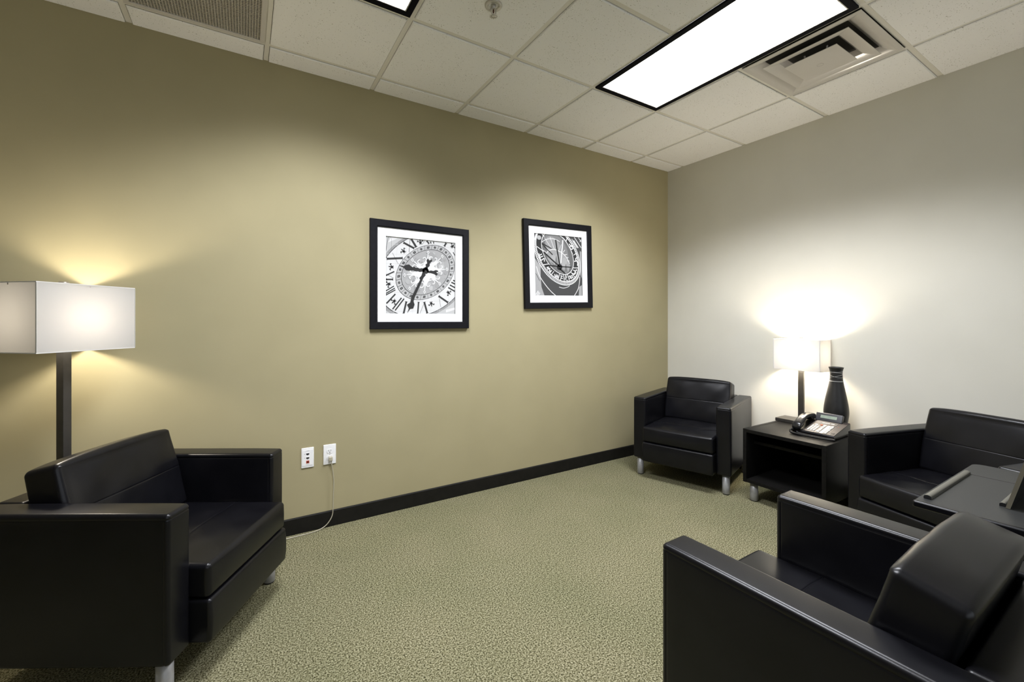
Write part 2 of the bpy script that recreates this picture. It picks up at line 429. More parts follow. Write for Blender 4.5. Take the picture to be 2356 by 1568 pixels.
# ------------------------------------------------------------------ air diffuser
def frustum_ring(mb, h0, z0, h1, z1, th=0.003, mi=0, n=6, curve=0.0):
    """square ring of sheet metal running from half-size h0 at z0 to h1 at z1 (curved), with thickness"""
    prof = []
    for i in range(n + 1):
        t = i / n
        prof.append((h0 + (h1 - h0) * t, z0 + (z1 - z0) * (t ** (1 + curve))))
    loop = prof + [(h, z + th) for h, z in reversed(prof)]
    k = len(loop); v = []
    for c in ((-1, -1), (1, -1), (1, 1), (-1, 1)):
        for h, z in loop: v.append((c[0] * h, c[1] * h, z))
    f = []
    for c in range(4):
        d = (c + 1) % 4
        for i in range(k):
            j = (i + 1) % k
            f.append((c*k + i, c*k + j, d*k + j, d*k + i))
    mb.add(v, f, mi, False)
def air_diffuser():
    cx, cy = (gx(0) + gx(1)) / 2, (gy(2) + gy(3)) / 2
    t = thing('air_diffuser', 'square white stepped air diffuser in the ceiling beside the long light', 'air vent', (cx, cy, H))
    h = T / 2 - 0.0123
    o = MB(); frustum_ring(o, h, -0.004, h - 0.022, -0.0035, 0.003); frustum_ring(o, h - 0.022, -0.0035, 0.205, 0.030, 0.003, n=8, curve=0.5); frustum_ring(o, 0.205, 0.030, 0.150, 0.085, 0.003, n=6)
    o.build('outer_pan', M['diffuser_white'], t)
    q = MB()
    q.lathe([(0.110, 0.086), (0.110, 0.20), (0.0, 0.20)], n=40, cap=False)
    q.build('duct_neck', M['dark_hole'], t)
    q = MB(); n = 40; v = []; f = []
    for i in range(n):
        a = 2 * PI * i / n + PI / 4; c, d = math.cos(a), math.sin(a); k = 0.151 / max(abs(c), abs(d))
        v += [(0.110 * c, 0.110 * d, 0.0865), (k * c, k * d, 0.0865)]
    for i in range(n):
        j = (i + 1) % n; f.append((2*i, 2*j, 2*j + 1, 2*i + 1))
    q.add(v, f).build('neck_plate', M['diffuser_white'], t)
    p = MB(); frustum_ring(p, 0.212, -0.013, 0.150, 0.004, 0.0025, n=8, curve=0.6); frustum_ring(p, 0.150, 0.004, 0.118, 0.040, 0.0025, n=4); p.build('middle_cone', M['diffuser_white'], t)
    s = MB(); n = 24; v = []; f = []
    hp = 0.130
    for i in range(n + 1):
        for j in range(n + 1):
            x = (i / n * 2 - 1); y = (j / n * 2 - 1)
            r = max(abs(x), abs(y)); rr = math.hypot(x, y)
            z = -0.026 - 0.006 * max(0, 1 - rr)
            v.append((x * hp, y * hp, z))
    for i in range(n):
        for j in range(n):
            a = i * (n + 1) + j; f.append((a, a + 1, a + n + 2, a + n + 1))
    s.add(v, f, 0, True)
    s.box((-hp, -hp, -0.0258), (hp, hp, -0.023))
    s.lathe([(0.0135, -0.0322), (0.016, -0.0322), (0.016, -0.030)], (0, 0, 0), 32, cap=False)
    pl = s.build('centre_plate', M['diffuser_white'], t)
    for ang in range(4):
        a = ang * PI / 2 + PI / 4
        c, d = math.cos(a), math.sin(a)
        MB().tube([(0.07 * c, 0.07 * d, -0.023), (0.08 * c, 0.08 * d, 0.03), (0.108 * c, 0.108 * d, 0.10)], 0.005, 6).build('bracket', M['diffuser_white'], t)
air_diffuser()

# ------------------------------------------------------------------ return grille
def return_grille():
    cx, cy = (gx(5) + gx(6)) / 2, (gy(0) + gy(1)) / 2
    t = thing('return_grille', 'square brownish grey wire mesh return grille in the ceiling at upper left', 'air vent', (cx, cy, H))
    h = T / 2 - 0.0123
    f = MB(); w = 0.022
    for sx in (-1, 1): f.box((min(sx*h, sx*(h-w)), -h, -0.003), (max(sx*h, sx*(h-w)), h, 0.0065))
    for sy in (-1, 1): f.box((-h+w, min(sy*h, sy*(h-w)), -0.003), (h-w, max(sy*h, sy*(h-w)), 0.0065))
    f.build('frame', M['diffuser_white'], t)
    g = MB(); a = h - w; n = 44
    for i in range(n + 1):
        q = -a + 2 * a * i / n
        g.box((q - .0012, -a, 0), (q + .0012, a, 0.011)); g.box((-a, q - .0012, 0.0005), (a, q + .0012, 0.0115))
    g.build('mesh_core', M['grille_metal'], t)
    k = MB()
    for lo, hi in (((-h, -h, 0.0), (-h+.002, h, .02)), ((h-.002, -h, 0.0), (h, h, .02)), ((-h, -h, 0.0), (h, -h+.002, .02)), ((-h, h-.002, 0.0), (h, h, .02))):
        k.box((lo[0], lo[1], .0065), hi)
    k.box((-h, -h, 0.020), (h, h, 0.024)); k.build('plenum_box', M['plenum'], t)
return_grille()

# ------------------------------------------------------------------ fire sprinkler
def sprinkler():
    t = thing('fire_sprinkler', 'small chrome fire sprinkler head hanging from a ceiling tile near the top edge', 'sprinkler', (-2.665, -1.078, H))
    MB().lathe([(0.042, 0.0), (0.041, -0.004), (0.036, -0.008), (0.027, -0.007), (0.024, -0.002), (0.0225, 0.0)], n=40, cap=False).build('escutcheon', M['chrome_dull'], t)
    b = MB(); b.lathe([(0.013, 0.0), (0.013, -0.012), (0.0105, -0.018), (0.006, -0.020)], n=24)
    for sx in (-1, 1): b.tube(spline([(sx*.0095, 0, -.016), (sx*.0125, 0, -.028), (sx*.009, 0, -.041), (0, 0, -.046)], 6), 0.0024, 8)
    b.lathe([(0.004, -0.044), (0.0045, -0.050), (0.003, -0.0515)], n=16)
    b.build('frame_arms', M['chrome_dull'], t)
    MB().lathe([(0.002, -0.020), (0.0032, -0.022), (0.0032, -0.040), (0.002, -0.043)], n=16).build('glass_bulb', M['red_glass'], t)
    d = MB(); d.lathe([(0.004, -0.0515), (0.014, -0.0515), (0.0145, -0.053), (0.004, -0.0535)], n=32)
    for i in range(12):
        a = i * PI / 6; c, s_ = math.cos(a), math.sin(a)
        d.prism([(0.013*c - .0016*s_, .013*s_ + .0016*c), (.013*c + .0016*s_, .013*s_ - .0016*c), (.0195*c + .0022*s_, .0195*s_ - .0022*c), (.0195*c - .0022*s_, .0195*s_ + .0022*c)][::-1], 2, -0.0532, -0.0518)
    d.build('deflector', M['chrome_dull'], t)
sprinkler()

# ------------------------------------------------------------------ armchairs
CW_, CD, CH, CB, CA = 0.745, 0.685, 0.647, 0.144, 0.102
def seam(P, N, ax, c, dep=0.0017, w=0.0022, mask=None):
    g = np.exp(-((P[:, ax] - c) / w) ** 2) * dep
    if mask is not None: g = g * mask
    return P - N * g[:, None]
def sn(P, f, ph):  # smooth lumpy field for wrinkles
    return np.sin(P[:, 0] * f[0] + ph) * np.sin(P[:, 1] * f[1] + ph * 1.7) + 0.5 * np.sin(P[:, 0] * f[0] * 2.1 - P[:, 1] * f[1] * 1.3 + ph * 2.3)
def ring_cuts(c, w=0.0028): return [c - 2*w, c - w, c - .5*w, c, c + .5*w, c + w, c + 2*w]

def make_chair():
    t = thing('armchair', '', 'armchair', group='black leather armchairs')
    L = M['leather']
    hw, hd = CW_ / 2, CD / 2
    for sx in (-1, 1):
        lo = (min(sx*hw, sx*(hw-CA)), -hd, CB); hi = (max(sx*hw, sx*(hw-CA)), hd, CH)
        zt, yf = CH - 0.0175, -hd + 0.0175
        def dp(P, N):
            side = np.clip(1 - np.abs(N[:, 2]) * 1.4, 0, 1)
            P = seam(P, N, 2, zt, mask=side)
            P = seam(P, N, 1, yf, mask=np.clip(1 - np.abs(N[:, 1]) * 1.4, 0, 1) * (P[:, 2] < zt - 0.004))
            # slight crown on the arm top and the wide faces
            u = (P[:, 1] / hd); q = (P[:, 2] - CB) / (CH - CB)
            P = P + N * (0.0025 * (1 - u ** 4) * np.abs(N[:, 2]))[:, None]
            P = P + N * (0.0035 * (1 - u ** 2) * np.sin(np.clip(q, 0, 1) * PI) * np.abs(N[:, 0]))[:, None]
            return P
        MB().bbox(lo, hi, 0.0135, n=6, disp=dp, ex=((), ring_cuts(yf), ring_cuts(zt)), res=0.04).build('arm', L, t)
    zt = CH - 0.0175
    iw = hw - CA
    MB().bbox((-iw, 0.2435, CB), (iw, hd, CH - 0.001), 0.0135, n=5, disp=lambda P, N: seam(P, N, 2, zt, mask=np.clip(1 - np.abs(N[:, 2]) * 1.4, 0, 1)), ex=((), (), ring_cuts(zt))).build('back_panel', L, t)
    # base rail below the seat cushion, standing proud of the arms
    def rd(P, N):
        q = (P[:, 2] - CB) / 0.157
        return P + N * (0.006 * np.sin(np.clip(q, 0, 1) * PI) * np.clip(-N[:, 1], 0, 1))[:, None]
    MB().bbox((-iw + 0.001, -hd - 0.066, CB + 0.001), (iw - 0.001, 0.24, 0.300), 0.012, n=4, disp=rd, res=0.04).build('front_rail', L, t)
    # seat cushion
    s0, s1 = (-iw + 0.002, -hd - 0.062, 0.303), (iw - 0.002, 0.225, 0.424)
    ys_ = -0.185
    def sd(P, N):
        u = P[:, 0] / iw; v = (P[:, 1] - (s0[1] + s1[1]) / 2) / ((s1[1] - s0[1]) / 2)
        up = np.clip(N[:, 2], 0, 1)
        P = P + N * (up * 0.011 * (1 - u ** 4) * (1 - v ** 4))[:, None]
        P = P + N * (np.clip(-N[:, 1], 0, 1) * 0.010 * (1 - u ** 4) * np.sin(np.clip((P[:, 2] - s0[2]) / 0.121, 0, 1) * PI))[:, None]
        P = seam(P, N, 1, ys_, 0.0022, 0.0026, up)
        P = P + N * (up * 0.0016 * sn(P, (23, 31), 0.7) * np.exp(-((P[:, 1] - ys_) / 0.16) ** 2))[:, None]
        return P
    MB().bbox(s0, s1, 0.017, n=5, disp=sd, ex=((), ring_cuts(ys_, 0.0032), ()), res=0.016).build('seat_cushion', L, t)
    # leaning back cushion, built upright and tilted
    w, th, ht = 0.262, 0.128, 0.360
    zs = ht * 0.50
    def bd(P, N):
        u = P[:, 0] / w; q = P[:, 2] / ht
        fr = np.clip(-N[:, 1], 0, 1); tp = np.clip(N[:, 2], 0, 1); sdn = np.abs(N[:, 0])
        P = P + N * (fr * 0.012 * (1 - u ** 4) * (1 - (2 * q - 1) ** 4))[:, None]
        P = P + N * (tp * 0.013 * (1 - u ** 4))[:, None]
        P = P + N * (sdn * 0.006 * np.sin(np.clip(q, 0, 1) * PI))[:, None]
        P = seam(P, N, 2, zs, 0.0013, 0.0020, fr)
        zz = ht - 0.006
        P = P + N * (fr * 0.0013 * sn(P[:, [0, 2, 1]], (19, 27), 1.9))[:, None]
        # gathered corners near the top
        P = P - N * (fr * 0.0018 * np.cos(P[:, 2] * 420) * np.exp(-((np.abs(u) - 0.93) / 0.06) ** 2) * np.exp(-((q - 0.88) / 0.12) ** 2))[:, None]
        return P
    MB().bbox((-w, 0, 0), (w, th, ht), 0.018, n=5, disp=bd, ex=((), (), ring_cuts(zs, 0.003)), res=0.015).build('back_cushion', L, t, loc=(0, 0.046, 0.428), rot=(R(-14.5), 0, 0))
    for sx in (-1, 1):
        for y in (-hd + 0.045, hd - 0.045):
            lg = MB().lathe([(0.024, 0.006), (0.0255, 0.008), (0.0255, CB - 0.0005)], n=32).build('leg', M['silver_leg'], t, loc=(sx * (hw - 0.043), y, 0))
            MB().lathe([(0.022, 0.0), (0.0225, 0.003), (0.0225, 0.0058)], n=24).build('glide', M['black_foot'], lg)
    return t
chair = make_chair()
CHAIRS = [
    ((-4.0048, -0.5883), 1.0364, 'black leather armchair at the left in front of the floor lamp'),
    ((-0.4512, -0.6000), -1.2639, 'black leather armchair in the room corner left of the small table'),
    ((-0.4458, -2.2155), -1.8634, 'black leather armchair against the cream wall, right of the small table'),
    ((-2.2818, -2.3777), 3.1507, 'black leather armchair nearest at lower right, seen from its side and back'),
]
for i, (p, a, lab) in enumerate(CHAIRS):
    c = chair if i == 0 else copy_tree(chair)
    c.location = (p[0], p[1], 0); c.rotation_euler = (0, 0, a); c['label'] = lab

# ------------------------------------------------------------------ end table
TX, TYL, TYR, TZ, TB = -0.626, -1.124, -1.639, 0.513, 0.133
def end_table():
    t = thing('end_table', 'low black open-front side table carrying the lamp, vase and telephone', 'table', (-0.32, (TYL + TYR) / 2, 0))
    w, d = (TYL - TYR) / 2, 0.306
    b = 0.024; L = M['laminate']
    # local x: depth (negative = front), local y: width
    for sy in (-1, 1):
        MB().bbox((-d, min(sy*w, sy*(w-b)), TB), (d, max(sy*w, sy*(w-b)), TZ), 0.0012, n=2, res=0.3).build('side_panel', L, t)
    MB().bbox((-d + 0.0005, -w + b + .0006, TZ - b - .001), (d, w - b - .0006, TZ - 0.0012), 0.001, n=2, res=0.3).build('top', L, t)
    MB().bbox((-d + 0.002, -w + b + .0004, TB + .001), (d, w - b - .0004, TB + b), 0.001, n=2, res=0.3).build('bottom_panel', L, t)
    MB().box((d - 0.018, -w + b + .0004, TB + b + .0005), (d - 0.002, w - b - .0004, TZ - b - .0015)).build('back_panel', L, t)
    MB().bbox((-d + 0.10, -w + b + .0004, 0.395), (d - 0.0185, w - b - .0004, 0.415), 0.001, n=2, res=0.3).build('shelf', L, t)
    for sx in (-1, 1):
        for sy in (-1, 1):
            lg = MB().lathe([(0.0245, 0.006), (0.0265, 0.008), (0.0255, TB - 0.0005)], n=32).build('leg', M['silver_leg'], t, loc=(sx * (d - 0.055), sy * (w - 0.05), 0))
            MB().lathe([(0.023, 0.0), (0.0235, 0.0058)], n=24).build('glide', M['black_foot'], lg)
end_table()

# ------------------------------------------------------------------ lamps
def shade_mesh(a, b, z0, z1):
    m = MB()
    c = [(-a, -b), (a, -b), (a, b), (-a, b)]
    v = [(x, y, z0) for x, y in c] + [(x, y, z1) for x, y in c]
    m.add(v, [(i, (i + 1) % 4, (i + 1) % 4 + 4, i + 4) for i in range(4)])
    return m
def hem_mesh(a, b, z0, z1, e=0.004, o=0.0012):
    m = MB()
    for z, h in ((z0, e), (z1 - e, e)):
        m.box((-a - o, -b - o, z), (a + o, -b - .0001, z + h)); m.box((-a - o, b + .0001, z), (a + o, b + o, z + h))
        m.box((-a - o, -b, z), (-a - .0001, b, z + h)); m.box((a + .0001, -b, z), (a + o, b, z + h))
    for sx in (-1, 1):
        for sy in (-1, 1):
            x, y = sx * a, sy * b
            m.box((min(x, x + sx*o*.8), min(y - .003, y + .003), z0 + e), (max(x, x + sx*o*.8), max(y - .003, y + .003), z1 - e))
    return m
def lamp_light(name, parent, z, watts, rad=0.03):
    l = bpy.data.lights.new(name, 'POINT'); l.energy = watts; l.color = LAMP_COL; l.shadow_soft_size = rad
    o = bpy.data.objects.new(name, l); COL.objects.link(o); o.parent = parent; o.location = (0, 0, z)
    return o
def floor_lamp():
    # near-wall lamp behind the left chair
    t = thing('floor_lamp', 'tall floor lamp with a rectangular white shade behind the left armchair', 'lamp', (-4.362, -0.253, 0), (0, 0, 0.8502))
    a, b, z0, z1 = 0.374 / 2, 0.283 / 2, 1.157, 1.4415
    sh = shade_mesh(a, b, z0, z1).build('lamp_shade', M['shade'], t)
    hem_mesh(a, b, z0, z1).build('shade_trim', M['shade_trim'], sh)
    MB().bbox((-0.125, -0.085, 0), (0.125, 0.085, 0.022), 0.002, n=2, res=0.3).build('base', M['bronze'], t)
    MB().bbox((-0.0155, -0.0195, 0.022), (0.0155, 0.0195, 1.215), 0.001, n=2, res=0.3).build('pole', M['bronze'], t)
    h = MB()
    for y in (-1, 1): h.tube(spline([(0, 0, 1.215), (0, y * .045, 1.25), (0, y * .055, 1.33), (0, y * .03, 1.42), (0, 0, z1 - 0.008)], 6), 0.002, 6)
    h.box((-a, -.0025, z1 - .012), (a, .0025, z1 - .008)); h.box((-.0025, -b, z1 - .0121), (.0025, b, z1 - .0079))
    h.build('harp', M['finial_metal'], t)
    MB().lathe([(0.004, z1 - .012), (0.004, z1 + .001), (0.017, z1 + .002), (0.017, z1 + 0.014), (0.015, z1 + .015)], n=24).build('finial', M['finial_metal'], t)
    lamp_light('bulb_glow', t, 1.300, FLOOR_LAMP_W, 0.04)
    return t
FLOOR_LAMP = floor_lamp()
def table_lamp():
    t = thing('table_lamp', 'lit table lamp with a rectangular cream shade on the small black table', 'lamp', (-0.1, -1.268, TZ))
    a, b, z0, z1 = 0.170 / 2, 0.312 / 2, 0.402, 0.632
    sh = shade_mesh(a, b, z0, z1).build('lamp_shade', M['shade_cream'], t)
    hem_mesh(a, b, z0, z1, 0.003, .001).build('shade_trim', M['shade_trim'], sh)
    MB().bbox((-0.072, -0.150, 0), (0.072, 0.150, 0.024), 0.0015, n=2, res=0.3).build('base', M['bronze'], t)
    MB().bbox((-0.010, -0.0185, 0.024), (0.010, 0.0185, 0.455), 0.001, n=2, res=0.3).build('pole', M['bronze'], t)
    h = MB()
    for y in (-1, 1): h.tube(spline([(0, 0, .455), (0, y * .04, .48), (0, y * .045, .54), (0, y * .02, .61), (0, 0, z1 - 0.008)], 6), 0.0016, 6)
    h.box((-a, -.002, z1 - .012), (a, .002, z1 - .009)); h.box((-.002, -b, z1 - .0121), (.002, b, z1 - .0089))
    h.build('harp', M['finial_metal'], t)
    MB().lathe([(0.003, z1 - .012), (0.003, z1 + .001), (0.011, z1 + .002), (0.012, z1 + 0.014), (0.010, z1 + .015)], n=24).build('finial', M['finial_metal'], t)
    lamp_light('bulb_glow', t, 0.530, TABLE_LAMP_W, 0.045)
table_lamp()

# ------------------------------------------------------------------ vase
def vase():
    t = thing('vase', 'tall black bottle-shaped vase with pale lines round its neck, behind the telephone', 'vase', (-0.125, -1.500, TZ))
    key = [(0.050, 0.0), (0.056, 0.02), (0.066, 0.07), (0.0725, 0.12), (0.0715, 0.16), (0.063, 0.22), (0.052, 0.28), (0.043, 0.33), (0.0385, 0.36), (0.0365, 0.39), (0.0365, 0.41), (0.039, 0.428), (0.043, 0.440), (0.0435, 0.444), (0.040, 0.445), (0.036, 0.436), (0.033, 0.40), (0.033, 0.36)]
    sp = spline([(a, 0, b) for a, b in key], 6)
    prof = [(p.x, p.z) for p in sp]
    MB().lathe(prof, n=64, cap=True).build('body', M['vase_black'], t)
    def rad(z):
        k = prof[:78]
        for (a, b), (c, d) in zip(k, k[1:]):
            if b <= z <= d and d > b: return a + (c - a) * (z - b) / (d - b)
        return 0.04
    ln = MB()
    def line(f, r=0.0009):
        n = 96; pts = []
        for i in range(n + 1):
            th = 2 * PI * i / n; z = f(th); q = rad(z) + 0.0004
            pts.append((q * math.cos(th), q * math.sin(th), z))
        ln.tube(pts, r, 5, cap=False)
    line(lambda th: 0.348, 0.0018)
    for ph, am, z in ((0.4, .011, .385), (2.6, .011, .385), (1.3, .006, .418), (4.4, .009, .400)):
        line(lambda th, ph=ph, am=am, z=z: z + am * math.sin(th + ph), 0.0009)
    ln.build('neck_lines', M['vase_line'], t)
vase()

# ------------------------------------------------------------------ telephone
def telephone():
    # local x runs to the right of someone using it, local y away from them
    t = thing('telephone', 'dark office desk telephone with a tilted display on the small black table', 'telephone', (-0.447, -1.362, TZ), (0, 0, -PI / 2))
    W, D = 0.250, 0.240
    def zt(y): return 0.028 + 0.052 * y / D
    B = MB()
    B.prism([(0.012, 0.004), (D, 0.004), (D, zt(D) - .004), (D - .006, zt(D)), (0.004, zt(0.004)), (0.0, zt(0) - .004), (0.0, 0.016)], 0, 0.0, W)
    B.box((0.02, 0.03, 0), (0.05, D - .02, 0.004)); B.box((W - .05, 0.03, 0), (W - .02, D - .02, 0.004))
    B.build('body', M['phone_black'], t)
    def on(mb, x0, x1, y0, y1, z, h, mi=0):
        """raised plate lying on the sloped top"""
        v = [(x0, y0, zt(y0)+z), (x1, y0, zt(y0)+z), (x1, y1, zt(y1)+z), (x0, y1, zt(y1)+z)]
        v += [(p[0], p[1], p[2] + h) for p in v]
        mb.add(v, [(0,3,2,1),(4,5,6,7),(0,1,5,4),(1,2,6,5),(2,3,7,6),(3,0,4,7)], mi)
    fp = MB(); on(fp, 0.072, W - 0.001, 0.001, 0.236, 0, 0.003); on(fp, 0.066, 0.072, 0.001, 0.236, 0, 0.002)
    fc = fp.build('faceplate', M['phone_taupe'], t)
    ip = MB(); on(ip, 0.080, 0.205, 0.150, 0.205, 0.003, 0.0012); ip.build('inlay_panel', M['phone_panel'], fc)
    tx = MB(); on(tx, 0.115, 0.160, 0.170, 0.173, 0.0042, 0.0003); on(tx, 0.168, 0.186, 0.169, 0.174, 0.0042, 0.0003); tx.build('maker_line', M['phone_key'], fc)
    gs = MB()
    for i in range(4): on(gs, 0.222, 0.242, 0.012 + i * .007, 0.0155 + i * .007, 0.003, 0.0008)
    gs.build('speaker_grille', M['phone_black'], fc)
    rs = MB(); on(rs, 0.213, 0.2145, 0.005, 0.225, 0.003, 0.0006); rs.build('edge_groove', M['phone_panel'], fc)
    def key(x0, x1, y0, y1, name='key', mat='phone_key', h=0.005):
        k = MB(); on(k, x0, x1, y0, y1, 0.003, h * .6); e = .0012; on(k, x0 + e, x1 - e, y0 + e, y1 - e, 0.003 + h * .6, h * .4)
        return k.build(name, M[mat], t)
    for r in range(4):
        for c in range(3): key(0.084 + c * .0165, 0.096 + c * .0165, 0.020 + r * .0225, 0.034 + r * .0225)
    key(0.092, 0.112, 0.116, 0.128)
    for r in range(6): key(0.141, 0.158, 0.012 + r * .0215, 0.024 + r * .0215, 'feature_key')
    for r in range(6): key(0.185, 0.202, 0.012 + r * .0215, 0.024 + r * .0215, 'line_key')
    ls = MB(); on(ls, 0.163, 0.180, 0.008, 0.134, 0.003, 0.001); ls.build('label_strip', M['phone_label'], t)
    key(0.122, 0.134, 0.124, 0.133, 'hold_key', 'phone_red', 0.005)
    il = MB(); on(il, 0.2185, 0.2215, 0.140, 0.144, 0.003, 0.001); il.build('indicator', M['phone_red'], t)
    # display housing, tilted up at the back
    hs = bpy.data.objects.new('display', None)
    D0 = MB().bbox((0, 0, 0), (0.158, 0.022, 0.058), 0.004, n=3, res=0.1).build('display_housing', M['phone_housing'], t, loc=(0.058, 0.200, zt(0.2) + 0.005), rot=(R(-24), 0, 0))
    bpy.data.objects.remove(hs)
    MB().box((0.030, -0.0008, 0.020), (0.126, 0.001, 0.040)).build('screen', M['phone_lcd'], D0)
    st = MB(); rnd = random.Random(4)
    for row in (0.0325, 0.0245):
        x = 0.034
        while x < 0.118:
            w = rnd.choice((.0018, .0024, .003)); st.box((x, -0.0011, row), (x + w, -0.0008, row + .0042)); x += w + rnd.choice((.0012, .0012, .004))
    st.build('screen_text', M['phone_lcd_text'], D0)
    # handset on the left, an arched bar with two cups
    n = 22; hv = []; k = 16; mb = MB()
    ys_ = [(-0.012 + 0.232 * i / n) for i in range(n + 1)]
    rings = []
    for i, y in enumerate(ys_):
        u = i / n; arch = math.sin(u * PI)
        end = min(u, 1 - u)
        base = zt(y) + 0.004
        thick = 0.016 + 0.006 * (1 - arch)
        zc = base + 0.024 + 0.030 * arch ** 0.9
        lowz = zc - thick
        if end < 0.2: lowz = base + 0.002 * (end / .2)
        elif end < 0.30: lowz = base + (zc - thick - base) * ((end - .2) / .1)
        topz = zc + thick * 0.62
        hw = 0.024 + 0.006 * (1 - arch) ** 1.0
        if end < 0.05: s_ = 0.80 + 0.20 * math.sqrt(end / .05); hw *= s_; topz = lowz + (topz - lowz) * (0.62 + .38 * s_ * (end/.05) ** .5)
        ring = []
        for j in range(k):
            a = 2 * PI * j / k; c, s_ = math.cos(a), math.sin(a)
            p = 0.55
            ring.append((0.032 + hw * abs(c) ** p * (1 if c >= 0 else -1), y, (topz + lowz) / 2 + (topz - lowz) / 2 * abs(s_) ** p * (1 if s_ >= 0 else -1)))
        rings.append(ring)
    v = [p for r_ in rings for p in r_]
    f = [(i*k + j, (i+1)*k + j, (i+1)*k + (j+1) % k, i*k + (j+1) % k) for i in range(n) for j in range(k)]
    f += [tuple(range(k)), tuple(n*k + j for j in range(k))[::-1]]
    mb.add(v, f, 0, True); mb.build('handset', M['phone_black'], t)
    MB().lathe([(0.0045, 0), (0.005, .002), (0.004, .004)], (0.058, 0.02, zt(0.02) + .002), 16).build('hook', M['finial_metal'], t)
    # coiled cord looping along the front
    path = spline([(0.012, -0.010, .030), (0.004, -0.024, .022), (0.012, -0.038, .010), (0.05, -0.048, .0085), (0.12, -0.054, .0085), (0.20, -0.050, .0085), (0.246, -0.036, .0085), (0.256, -0.018, .0085), (0.235, -0.010, .0085), (0.16, -0.022, .0085), (0.08, -0.024, .0085), (0.04, -0.012, .010), (0.034, 0.003, .012)], 40)
    ln = [0.0]
    for a, b in zip(path, path[1:]): ln.append(ln[-1] + (b - a).length)
    tot = ln[-1]; turns = int(tot / 0.0050); per = 9; out = []; i = 0
    up = Vector((0, 0, 1))
    for q in range(turns * per + 1):
        d = tot * q / (turns * per)
        while i < len(ln) - 2 and ln[i + 1] < d: i += 1
        fr = (d - ln[i]) / max(ln[i+1] - ln[i], 1e-9)
        p = path[i].lerp(path[i+1], fr); tg = (path[i+1] - path[i]).normalized()
        s_ = tg.cross(up).normalized(); w = s_.cross(tg); a = 2 * PI * q / per
        out.append(p + (s_ * math.cos(a) + w * math.sin(a)) * 0.0052)
    MB().tube(out, 0.0019, 5).build('coiled_cord', M['phone_black'], t)
telephone()

# ------------------------------------------------------------------ wall plates and cord
def data_plate():
    t = thing('data_outlet', 'white wall plate with black and red sockets, nearest the left armchair', 'wall plate', (-3.3564, 0, 0.450))
    p = MB().bbox((-0.035, -0.006, -0.061), (0.035, 0, 0.061), 0.003, n=3, res=0.1).build('plate', M['plate_white'], t)
    MB().box((-0.030, -0.0072, -0.047), (0.030, -0.006, 0.047)).build('insert', M['plate_white'], t)
    for z in (0.023, -0.001):
        j = MB().prism([(-.0085, z-.0045), (-.004, z-.0045), (-.004, z-.0075), (.004, z-.0075), (.004, z-.0045), (.0085, z-.0045), (.0085, z+.0045), (-.0085, z+.0045)], 1, -0.0074, -0.0070).build('data_jack', M['socket_dark'], t)
        MB().box((-.0085, -0.009, z + .0047), (.0085, -0.0072, z + .009)).build('dust_cover', M['plate_white'], j)
    r = MB().box((-.0085, -0.0082, -.033), (.0085, -0.0070, -.017)).build('red_jack', M['socket_red'], t)
    MB().box((-.0050, -0.0085, -.029), (.0050, -0.0081, -.022)).build('socket_opening', M['socket_dark'], r)
    for z in (0.041, -0.042):
        tx = MB()
        for i in range(5): tx.box((-.010 + i * .0042, -0.0075, z), (-.0072 + i * .0042, -0.0072, z + .0024))
        tx.build('lettering', M['text_grey'], t)
    for z in (0.024, 0.001): MB().box((-.019, -0.0075, z - .002), (-.016, -0.0072, z + .002)).build('port_mark', M['text_grey'], t)
def power_plate():
    t = thing('power_outlet', 'white electrical outlet plate with a cord plugged into its lower socket', 'wall plate', (-3.2303, 0, 0.4506))
    MB().bbox((-0.037, -0.006, -0.062), (0.037, 0, 0.062), 0.003, n=3, res=0.1).build('plate', M['plate_white'], t)
    for z in (0.020, -0.020):
        pts = []
        for i in range(28):
            a = 2 * PI * i / 28
            pts.append((0.0172 * math.cos(a), z + max(-.0135, min(.0135, 0.0172 * math.sin(a)))))
        rc = MB().prism(pts, 1, -0.0078, -0.0058).build('receptacle', M['plate_white'], t)
        s_ = MB()
        s_.box((-.0075, -.0081, z + .000), (-.0055, -.0077, z + .0085)); s_.box((.0055, -.0081, z + .001), (.0075, -.0077, z + .0075))
        s_.lathe([(0.0028, 0), (0.0028, .0003)], (0, 0, 0), 12) if False else s_.prism([(.0026 * math.cos(a), z - .0065 + .0026 * math.sin(a)) for a in [2 * PI * i / 12 for i in range(12)]], 1, -.0081, -.0077)
        s_.build('slots', M['socket_dark'], rc)
    MB().prism([(.0028 * math.cos(a), .0028 * math.sin(a)) for a in [2 * PI * i / 12 for i in range(12)]], 1, -.0072, -.0058).build('screw', M['chrome_dull'], t)
